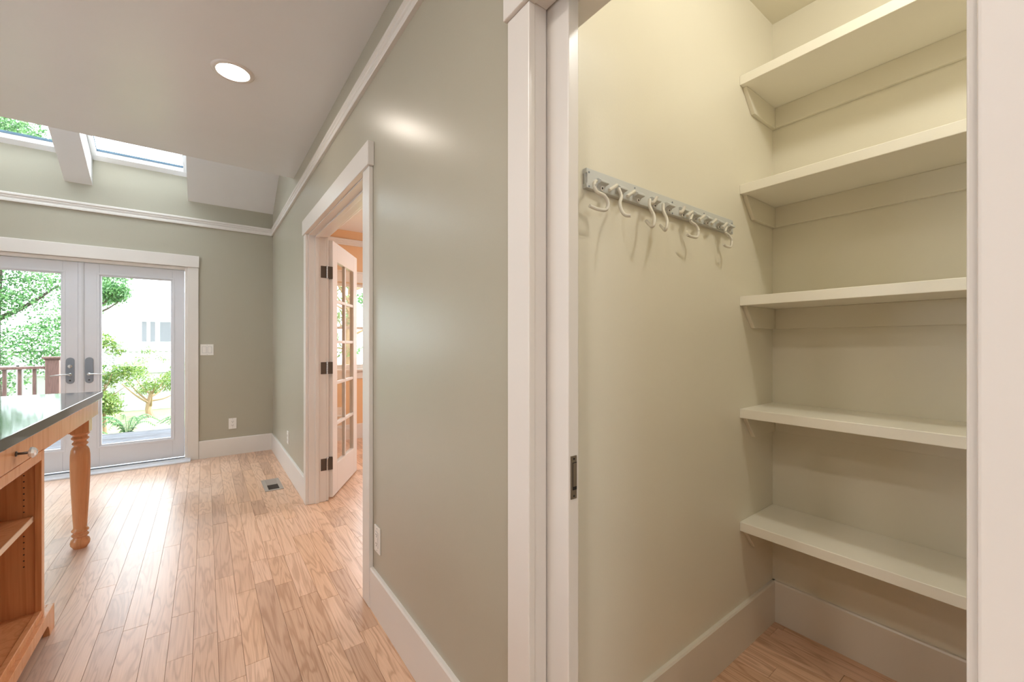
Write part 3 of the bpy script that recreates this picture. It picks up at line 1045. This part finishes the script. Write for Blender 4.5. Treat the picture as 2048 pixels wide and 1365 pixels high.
wire = {  # centre lines of the swung-out wire hooks
    0: [(0.843, 0.757, 1.66), (0.831, 0.752, 1.652), (0.826, 0.748, 1.637), (0.833, 0.745, 1.625), (0.856, 0.742, 1.62), (0.866, 0.739, 1.609), (0.868, 0.738, 1.596), (0.866, 0.739, 1.587), (0.858, 0.742, 1.581), (0.83, 0.745, 1.58), (0.807, 0.748, 1.584)] ,
    1: [(0.935, 0.757, 1.661), (0.936, 0.748, 1.636), (0.92, 0.74, 1.615), (0.912, 0.732, 1.597), (0.909, 0.722, 1.579), (0.909, 0.71, 1.568), (0.915, 0.7, 1.566)] ,
    3: [(1.08, 0.757, 1.66), (1.069, 0.75, 1.637), (1.066, 0.742, 1.621), (1.064, 0.732, 1.604), (1.056, 0.724, 1.586), (1.05, 0.722, 1.57), (1.049, 0.728, 1.566), (1.058, 0.745, 1.579), (1.067, 0.76, 1.593)] ,
    4: [(1.15, 0.757, 1.659), (1.139, 0.75, 1.637), (1.134, 0.742, 1.622), (1.128, 0.732, 1.607), (1.12, 0.724, 1.59), (1.113, 0.722, 1.571), (1.115, 0.728, 1.566), (1.129, 0.745, 1.579), (1.14, 0.76, 1.593)] ,
    6: [(1.316, 0.757, 1.657), (1.299, 0.752, 1.641), (1.293, 0.748, 1.628), (1.315, 0.744, 1.618), (1.324, 0.74, 1.603), (1.32, 0.738, 1.587), (1.313, 0.74, 1.577), (1.292, 0.745, 1.577), (1.272, 0.748, 1.58)] ,
    9: [(1.552, 0.757, 1.655), (1.531, 0.752, 1.639), (1.526, 0.748, 1.627), (1.543, 0.744, 1.619), (1.552, 0.74, 1.606), (1.549, 0.738, 1.589), (1.544, 0.74, 1.577), (1.525, 0.745, 1.577), (1.51, 0.748, 1.583)] ,
}
for i, x in enumerate(brx):
    zt = 1.671
    m = MB()
    # hood: wedge-topped housing over the pivot
    wd = 0.017
    m.prism([(RY + 0.001, zt - 0.022), (RY + 0.001, zt + 0.004), (RY - 0.008, zt + 0.004), (RY - 0.019, zt - 0.004), (RY - 0.019, zt - 0.009), (RY - 0.006, zt - 0.012)], 'x', x - wd, x + wd)
    br = m.build('hook_bracket', 'hookrail', hr, 0.0012)
    m = MB()
    m.lathe([(0.0034, 0.0005), (0.0034, 0.004), (0.0062, 0.004), (0.0066, 0.0005)], (x + 0.004, RY - 0.001, zt - 0.019), '-y', 16)
    m.build('bracket_ring', 'plate', br, smooth=True)
    MB().lathe([(0.0034, 0), (0.0034, 0.0025)], (x + 0.004, RY - 0.001, zt - 0.019), '-y', 12).build('ring_hole', 'dark', br)
    # short fixed peg
    sgn = 1 if i in (3, 5) else -1
    if i not in (0, 4):
        m = MB()
        if sgn < 0:
            m.tube(spline([((x - 0.010) * 0.981, 0.758, zt - 0.003), ((x - 0.028) * 0.977, 0.755, zt - 0.016), ((x - 0.042) * 0.974, 0.753, zt - 0.026)]), 0.0056, 8, 0.0044)
        else:
            m.tube(spline([((x - 0.012) * 0.981, 0.758, zt - 0.019), ((x + 0.004) * 0.972, 0.751, zt - 0.019), ((x + 0.022) * 0.965, 0.746, zt - 0.002)]), 0.0058, 8, 0.0046)
        m.build('short_peg', 'hook', br, smooth=True)
    if i in wire:
        MB().tube(spline(wire[i], 5), 0.0048, 10).build('wire_hook', 'hook', br, smooth=True)

# ------------------------------------------------------------------ recessed ceiling lamp
LCX, LCY = 0.120, 2.662
rl = empty('recessed_light', (LCX, LCY, ZC), label='round lit recessed lamp with white ring in the kitchen ceiling', category='ceiling light')
MB().lathe([(0.074, -0.002), (0.076, -0.007), (0.090, -0.008), (0.097, -0.004), (0.0985, 0.0), (0.074, 0.0)], (LCX, LCY, ZC), 'z', 40).build('trim_ring', 'trim', rl, smooth=True)
MB().lathe([(0.0001, -0.0035), (0.0735, -0.003), (0.0735, -0.0005)], (LCX, LCY, ZC), 'z', 40).build('lens', 'lens', rl, smooth=True)

# ------------------------------------------------------------------ floor vent
fv = empty('floor_vent', (0.465, 4.10, 0), label='rectangular metal floor register set in the oak boards', category='vent')
vx0, vx1, vy0, vy1 = 0.397, 0.533, 3.930, 4.268
m = MB()
b_ = 0.028
m.box(vx0, vx1, vy0, vy0 + b_, 0.0005, 0.005)
m.box(vx0, vx1, vy1 - b_, vy1, 0.0005, 0.005)
m.box(vx0, vx0 + b_, vy0 + b_, vy1 - b_, 0.0005, 0.005)
m.box(vx1 - b_, vx1, vy0 + b_, vy1 - b_, 0.0005, 0.005)
m.box(vx0 + b_, vx1 - b_, 4.094, 4.104, 0.0005, 0.004)
m.build('frame', 'vent', fv, 0.0012)
bx(vx0 + b_, vx1 - b_, vy0 + b_, vy1 - b_, 0.0004, 0.0008).build('duct', 'dark', fv)
for k in range(9):
    y = 4.112 + k * 0.0145
    MB().prism([(y, 0.0012), (y + 0.009, 0.0042), (y + 0.0105, 0.0042), (y + 0.0015, 0.0012)], 'x', vx0 + b_, vx1 - b_).build('louvre', 'vent', fv)
for k in range(9):
    y = 3.965 + k * 0.0145
    MB().prism([(y + 0.001, 0.0010), (y + 0.002, 0.0028), (y + 0.0032, 0.0028), (y + 0.0022, 0.0010)], 'x', vx0 + b_, vx1 - b_).build('louvre', 'bronze', fv)


# ------------------------------------------------------------------ switches and outlets
def wall_plate(name, label, cat, centre, normal, width, kind):
    """plate lying on a wall; normal is '-x' or '-y'"""
    r = empty(name, centre, label=label, category=cat)

    def T(p):  # local: u along wall, v up, d out of wall
        u, v, d = p
        return (centre[0] + u, centre[1] - d, centre[2] + v) if normal == '-y' else (centre[0] - d, centre[1] - u, centre[2] + v)

    def lb(u0, u1, v0, v1, d0, d1):
        return MB().box(u0, u1, v0, v1, d0, d1).xf(T)

    def fix(mb):
        mb.f = [q[::-1] for q in mb.f] if normal == '-y' else mb.f
        return mb
    fix(lb(-width / 2, width / 2, -0.0585, 0.0585, 0, 0.006)).build('plate', 'plate', r, 0.002)
    if kind == 'switch':
        for u in (-0.023, 0.023):
            fix(lb(u - 0.0165, u + 0.0165, -0.033, 0.033, 0.005, 0.0085)).build('rocker', 'plate', r, 0.0015)
            fix(lb(u - 0.018, u + 0.018, -0.0345, 0.0345, 0.0055, 0.0062)).build('rocker_gap', 'pewter', r)
    elif kind == 'duplex':
        for v in (-0.020, 0.020):
            q = fix(lb(-0.017, 0.017, v - 0.014, v + 0.014, 0.005, 0.0078)).build('receptacle', 'plate', r, 0.002)
            for u in (-0.0065, 0.0065):
                fix(lb(u - 0.0012, u + 0.0012, v - 0.001, v + 0.008, 0.0074, 0.0082)).build('slot', 'dark', q)
            fix(lb(-0.0025, 0.0025, v - 0.010, v - 0.005, 0.0074, 0.0082)).build('ground_hole', 'dark', q)
    elif kind == 'decora':
        q = fix(lb(-0.0165, 0.0165, -0.033, 0.033, 0.005, 0.0080)).build('receptacle', 'plate', r, 0.0012)
        fix(lb(-0.0182, 0.0182, -0.0347, 0.0347, 0.0055, 0.0064)).build('receptacle_gap', 'pewter', r)
        for v in (-0.020, 0.020):
            for u in (-0.0065, 0.0065):
                fix(lb(u - 0.0012, u + 0.0012, v - 0.001, v + 0.007, 0.0076, 0.0084)).build('slot', 'dark', q)
            fix(lb(-0.0025, 0.0025, v - 0.009, v - 0.005, 0.0076, 0.0084)).build('ground_hole', 'dark', q)
        for v in (-0.004, 0.004):
            fix(lb(-0.008, 0.008, v - 0.0028, v + 0.0028, 0.0076, 0.0090)).build('test_button', 'plate', q)
    for v in (-0.049, 0.049):
        fix(lb(-0.002, 0.002, v - 0.002, v + 0.002, 0.0055, 0.0066)).build('screw', 'pewter', r)
    return r


wall_plate('light_switch', 'white double rocker light switch beside the deck door casing', 'light switch', (0.018, F, 1.151), '-y', 0.115, 'switch')
wall_plate('wall_outlet', 'white outlet low on the far wall below the light switch', 'outlet', (0.243, F, 0.341), '-y', 0.072, 'duplex')
wall_plate('wall_outlet', 'white outlet on the sage wall between far corner and den doorway', 'outlet', (W, 4.375, 0.336), '-x', 0.072, 'duplex')
wall_plate('wall_outlet', 'white rectangular-faced outlet on the sage wall beside the near doorway casing', 'outlet', (W, 1.862, 0.338), '-x', 0.072, 'decora')
wall_plate('wall_outlet', 'white outlet on the peach den wall, seen through the door panes', 'outlet', (1.36, FD, 0.36), '-y', 0.072, 'duplex')

# ------------------------------------------------------------------ OUTSIDE
gz = -0.35
bx(-16, 12, F + 0.16, 34, gz - 0.2, gz).build('ground', 'lawn', kind=ST, label='bright lawn behind the deck', category='lawn')
dk = bx(-4.2, 1.6, F + 0.16, 7.88, -0.20, -0.062).build('deck', 'subfloor', kind=ST, label='weathered grey deck outside the glazed doors', category='deck')
yb = F + 0.165
while yb + 0.137 < 7.96:
    bx(-4.2, 1.6, yb, yb + 0.137, -0.062, -0.032).build('deck_board', 'deck', dk, 0.003)
    yb += 0.142
m = MB()
for px in (-4.0, -1.6, 1.4):
    for py in (5.8, 7.7):
        m.box(px - 0.06, px + 0.06, py - 0.06, py + 0.06, gz, -0.20)
m.build('deck_footing', 'darkbark', dk)

rg = empty('deck_railing', (-2.6, 7.85, -0.03), label='redwood railing with square capped post at the deck edge', category='railing')
RYY = 7.82
for px in (-1.572, -3.4):
    po = bx(px - 0.062, px + 0.062, RYY - 0.06, RYY + 0.06, -0.032, 1.005).build('post', 'redwood', rg, 0.004)
    m = MB()
    m.box(px - 0.072, px + 0.072, RYY - 0.07, RYY + 0.07, 1.005, 1.022)
    m.box(px - 0.088, px + 0.088, RYY - 0.085, RYY + 0.085, 1.022, 1.048)
    m.build('post_cap', 'redwood', po, 0.005)
bx(-3.4 + 0.062, -1.572 - 0.062, RYY - 0.055, RYY + 0.055, 0.893, 0.926).build('top_rail', 'redwood', rg, 0.004)
bx(-3.4 + 0.062, -1.572 - 0.062, RYY - 0.02, RYY + 0.02, 0.04, 0.09).build('bottom_rail', 'redwood', rg, 0.003)
px = -1.735
while px > -3.3:
    bx(px - 0.015, px + 0.015, RYY - 0.019, RYY + 0.019, 0.09, 0.893).build('baluster', 'redwood', rg, 0.002)
    px -= 0.124


def leaves(name, mat, blobs, n, size, parent, seed=1, aspect=0.5):
    """a mass of small separate leaves filling ellipsoids (cx,cy,cz,rx,ry,rz)"""
    r = np.random.default_rng(seed)
    B = np.array(blobs, float)
    vol = (B[:, 3] * B[:, 4] * B[:, 5]) ** 0.8
    idx = r.choice(len(B), n, p=vol / vol.sum())
    d = r.normal(size=(n, 3))
    d /= np.linalg.norm(d, axis=1)[:, None]
    rad = r.random(n) ** 0.42
    c = B[idx, :3] + d * rad[:, None] * B[idx, 3:]
    # clump into sprays
    c += r.normal(size=(n, 3)) * 0.03
    a = r.normal(size=(n, 3))
    a[:, 2] -= 0.4
    a /= np.linalg.norm(a, axis=1)[:, None]
    b = np.cross(a, r.normal(size=(n, 3)))
    b /= np.linalg.norm(b, axis=1)[:, None]
    L = size * r.uniform(0.6, 1.3, n)[:, None]
    nn = np.cross(a, b)
    v = np.empty((n, 4, 3))
    v[:, 0] = c - a * L * 0.5
    v[:, 1] = c + b * L * aspect * 0.5 + nn * L * 0.08
    v[:, 2] = c + a * L * 0.5
    v[:, 3] = c - b * L * aspect * 0.5 + nn * L * 0.08
    off = np.array(ORIGIN.get(parent.name, (0, 0, 0)))
    v = (v.reshape(-1, 3) - off).astype(np.float32)
    me = bpy.data.meshes.new(name)
    me.vertices.add(4 * n)
    me.vertices.foreach_set('co', v.ravel())
    k = np.arange(n)[:, None] * 4
    tri = np.concatenate([k + np.array([[0, 1, 2]]), k + np.array([[0, 2, 3]])], 1).ravel().astype(np.int32)
    me.loops.add(6 * n)
    me.loops.foreach_set('vertex_index', tri)
    me.polygons.add(2 * n)
    me.polygons.foreach_set('loop_start', np.arange(0, 6 * n, 3, dtype=np.int32))
    me.update(calc_edges=True)
    me.materials.append(M[mat])
    o = bpy.data.objects.new(name, me)
    COL.objects.link(o)
    o.parent = parent
    o['kind'] = 'stuff'
    return o


def branches(m, base, top, r0, n, spread, seed):
    r = random.Random(seed)
    base, top = Vector(base), Vector(top)
    m.tube(spline([base, base.lerp(top, 0.4) + Vector((r.uniform(-.08, .08), 0, 0)), top]), r0, 8, r0 * 0.45)
    for i in range(n):
        s = base.lerp(top, r.uniform(0.35, 1.0))
        e = s + Vector((r.uniform(-1, 1) * spread, r.uniform(-0.7, 0.7) * spread, r.uniform(0.2, 1.0) * spread))
        m.tube(spline([s, s.lerp(e, 0.5) + Vector((0, 0, -0.06 * spread)), e]), r0 * 0.32, 6, r0 * 0.10)


def tree(name, label, cat, base, top, r0, blobs, n, size, leafmat, bark, seed, nb=10, spread=1.0):
    t = empty(name, base, label=label, category=cat)
    m = MB()
    branches(m, base, top, r0, nb, spread, seed)
    m.build('trunk', bark, t, smooth=True)
    leaves('foliage', leafmat, blobs, n, size, t, seed)
    return t


def clumps(c, R, n, rr, seed):
    r = random.Random(seed)
    out = []
    for _ in range(n):
        while True:
            p = [r.uniform(-1, 1) for _ in range(3)]
            if sum(q * q for q in p) < 1:
                break
        s = r.uniform(0.6, 1.2) * rr
        out.append((c[0] + p[0] * R[0], c[1] + p[1] * R[1], c[2] + p[2] * R[2], s, s, s * 0.75))
    return out


tree('leafy_tree', 'tall broad green tree filling the left deck door pane', 'tree', (-3.1, 11.6, gz), (-3.0, 11.6, 3.6), 0.15,
     clumps((-3.1, 11.4, 2.75), (1.30, 0.55, 2.75), 54, 0.46, 3) + clumps((-2.75, 11.4, 5.25), (0.85, 0.4, 0.85), 18, 0.42, 4), 36000, 0.060, 'leaf', 'darkbark', 3, 3, 0.8)
tree('leafy_tree', 'green tree whose branch hangs at the upper left of the right deck door pane', 'tree', (-2.35, 15.2, gz), (-2.2, 15.0, 2.7), 0.10,
     clumps((-2.27, 15.0, 2.70), (0.50, 0.5, 0.78), 14, 0.30, 5), 7500, 0.075, 'leaf', 'darkbark', 5, 5, 0.6)
tree('leafy_tree', 'tree standing outside the den window', 'tree', (2.6, 9.8, gz), (2.7, 9.8, 3.0), 0.10,
     clumps((2.6, 9.8, 1.9), (1.2, 0.7, 1.0), 14, 0.25, 8), 1100, 0.09, 'leaf', 'bark', 8, 14, 1.0)
tree('leafy_shrub', 'yellow green shrub along the left edge of the right deck door pane', 'shrub', (-1.40, 10.0, gz), (-1.4, 10.0, 0.5), 0.03,
     clumps((-1.40, 10.0, 0.60), (0.32, 0.3, 0.80), 14, 0.19, 11), 5200, 0.055, 'leafyellow', 'bark', 11, 8, 0.3)
tree('garden_tree', 'small bare-limbed garden tree with a pale orange trunk beyond the deck', 'tree', (-0.93, 11.6, gz), (-0.91, 11.6, 0.20), 0.07,
     clumps((-0.76, 11.7, 0.62), (0.70, 0.4, 0.50), 26, 0.14, 13), 2600, 0.045, 'leafyellow', 'bark', 13, 8, 0.6)
tree('garden_shrub', 'low green hedge plants behind the redwood railing', 'shrub', (-2.95, 9.6, gz), (-2.95, 9.6, 0.4), 0.03,
     clumps((-2.95, 9.6, 0.15), (0.8, 0.12, 0.35), 16, 0.16, 15), 2600, 0.07, 'leafyellow', 'bark', 15, 8, 0.25)


def fern(label, c, n, h, seed):
    r = random.Random(seed)
    t = empty('fern', c, label=label, category='fern')
    for k in range(n):
        a = 2 * math.pi * k / n + r.uniform(-0.2, 0.2)
        rr, hh = h * r.uniform(0.8, 1.1), h * r.uniform(0.7, 1.1)
        dx, dy = math.cos(a), math.sin(a)
        spine = spline([(c[0], c[1], c[2]), (c[0] + dx * rr * 0.35, c[1] + dy * rr * 0.35, c[2] + hh * 0.75), (c[0] + dx * rr * 0.75, c[1] + dy * rr * 0.75, c[2] + hh), (c[0] + dx * rr * 1.15, c[1] + dy * rr * 1.15, c[2] + hh * 0.75)], 5)
        m = MB()
        m.tube(spine, 0.004, 5, 0.002)
        for j, p in enumerate(spine[2:], 2):
            ln = 0.11 * (1 - j / (len(spine) + 3)) + 0.02
            for sg in (-1, 1):
                e = Vector((p.x - dy * sg * ln + dx * 0.03, p.y + dx * sg * ln + dy * 0.03, p.z - 0.02))
                q = Vector((dx, dy, 0)) * 0.016
                m.poly([p - q, e, p + q, p + Vector((0, 0, 0.004))], [(0, 1, 2), (0, 3, 1), (3, 2, 1)])
        m.build('frond', 'leafdark', t)
    return t


fern('green fern at the deck edge left of the pale garden trunk', (-1.03, 9.25, gz), 14, 0.36, 21)
fern('green fern behind the garden tree trunk', (-0.28, 9.3, gz), 14, 0.30, 22)
fern('green fern nearest the left edge of the right deck door pane', (-1.52, 8.75, gz), 12, 0.24, 23)

# lattice fence across the garden
lf_ = empty('lattice_fence', (-1.2, 12.9, gz), label='white lattice topped garden fence behind the shrubs', category='fence')
fy0 = 12.9
bx(-5.2, 1.8, fy0, fy0 + 0.02, gz, 0.55).build('fence_board', 'lattice', lf_)
for px in (-5.2, -3.4, -1.6, 0.2, 1.8):
    bx(px - 0.045, px + 0.045, fy0 - 0.05, fy0 + 0.04, gz, 1.10).build('fence_post', 'lattice', lf_, 0.004)
bx(-5.2, 1.8, fy0 - 0.03, fy0 + 0.03, 1.02, 1.06).build('fence_rail', 'lattice', lf_, 0.003)
bx(-5.2, 1.8, fy0 - 0.03, fy0 + 0.03, 0.52, 0.56).build('fence_rail', 'lattice', lf_, 0.003)
m = MB()
x = -5.7
while x < 1.8:
    for sg, yy in ((1, fy0 - 0.004), (-1, fy0 + 0.008)):
        xa, xb = (x, x + 0.46) if sg > 0 else (x + 0.46, x)
        m.poly([(xa - .022, yy - .004, 0.56), (xa + .022, yy - .004, 0.56), (xb + .022, yy - .004, 1.02), (xb - .022, yy - .004, 1.02),
                (xa - .022, yy + .004, 0.56), (xa + .022, yy + .004, 0.56), (xb + .022, yy + .004, 1.02), (xb - .022, yy + .004, 1.02)],
               [(0, 1, 2, 3), (7, 6, 5, 4), (0, 4, 5, 1), (1, 5, 6, 2), (2, 6, 7, 3), (3, 7, 4, 0)])
    x += 0.105
lt = m.build('lattice', 'lattice', lf_)
lt['kind'] = 'stuff'
# lattice screen just beyond the railing
ls = empty('lattice_screen', (-2.45, 9.0, gz), label='white lattice screen seen between the railing balusters', category='lattice')
m = MB()
x = -3.6
while x < -2.92:
    for sg, yy in ((1, 8.996), (-1, 9.006)):
        xa, xb = (x, x + 0.8) if sg > 0 else (x + 0.8, x)
        q = [(xa, 0.06), (xb, 0.86)]
        m.poly([(xa - .022, yy - .004, 0.06), (xa + .022, yy - .004, 0.06), (xb + .022, yy - .004, 0.86), (xb - .022, yy - .004, 0.86),
                (xa - .022, yy + .004, 0.06), (xa + .022, yy + .004, 0.06), (xb + .022, yy + .004, 0.86), (xb - .022, yy + .004, 0.86)],
               [(0, 1, 2, 3), (7, 6, 5, 4), (0, 4, 5, 1), (1, 5, 6, 2), (2, 6, 7, 3), (3, 7, 4, 0)])
    x += 0.098
lt = m.build('lattice', 'lattice', ls)
lt['kind'] = 'stuff'
bx(-3.6, -2.14, 8.98, 9.02, 0.86, 0.90).build('lattice_rail', 'lattice', ls)
bx(-3.6, -2.14, 8.98, 9.02, 0.02, 0.06).build('lattice_rail', 'lattice', ls)
for px in (-3.6, -2.14):
    bx(px - 0.03, px + 0.03, 8.98, 9.02, gz, 0.92).build('lattice_post', 'lattice', ls)

# neighbour's house
nh = empty('neighbour_house', (-1.2, 24.0, gz), label='pale house with dark windows far beyond the garden', category='house')
bx(-4.2, 3.0, 24.0, 28.0, gz, 2.35).build('house_wall', 'siding', nh)
MB().prism([(23.4, 2.30), (26.0, 3.7), (28.6, 2.30)], 'x', -4.6, 3.4).build('house_roof', 'houseroof', nh)
for wx, ww in ((-2.20, 0.16), (-1.92, 0.16), (-1.60, 0.42)):
    wn = bx(wx - 0.05, wx + ww + 0.05, 23.96, 24.0, 1.20, 2.22).build('window_surround', 'siding', nh)
    bx(wx, wx + ww, 23.95, 23.97, 1.27, 2.15).build('window_pane', 'housewindow', wn)
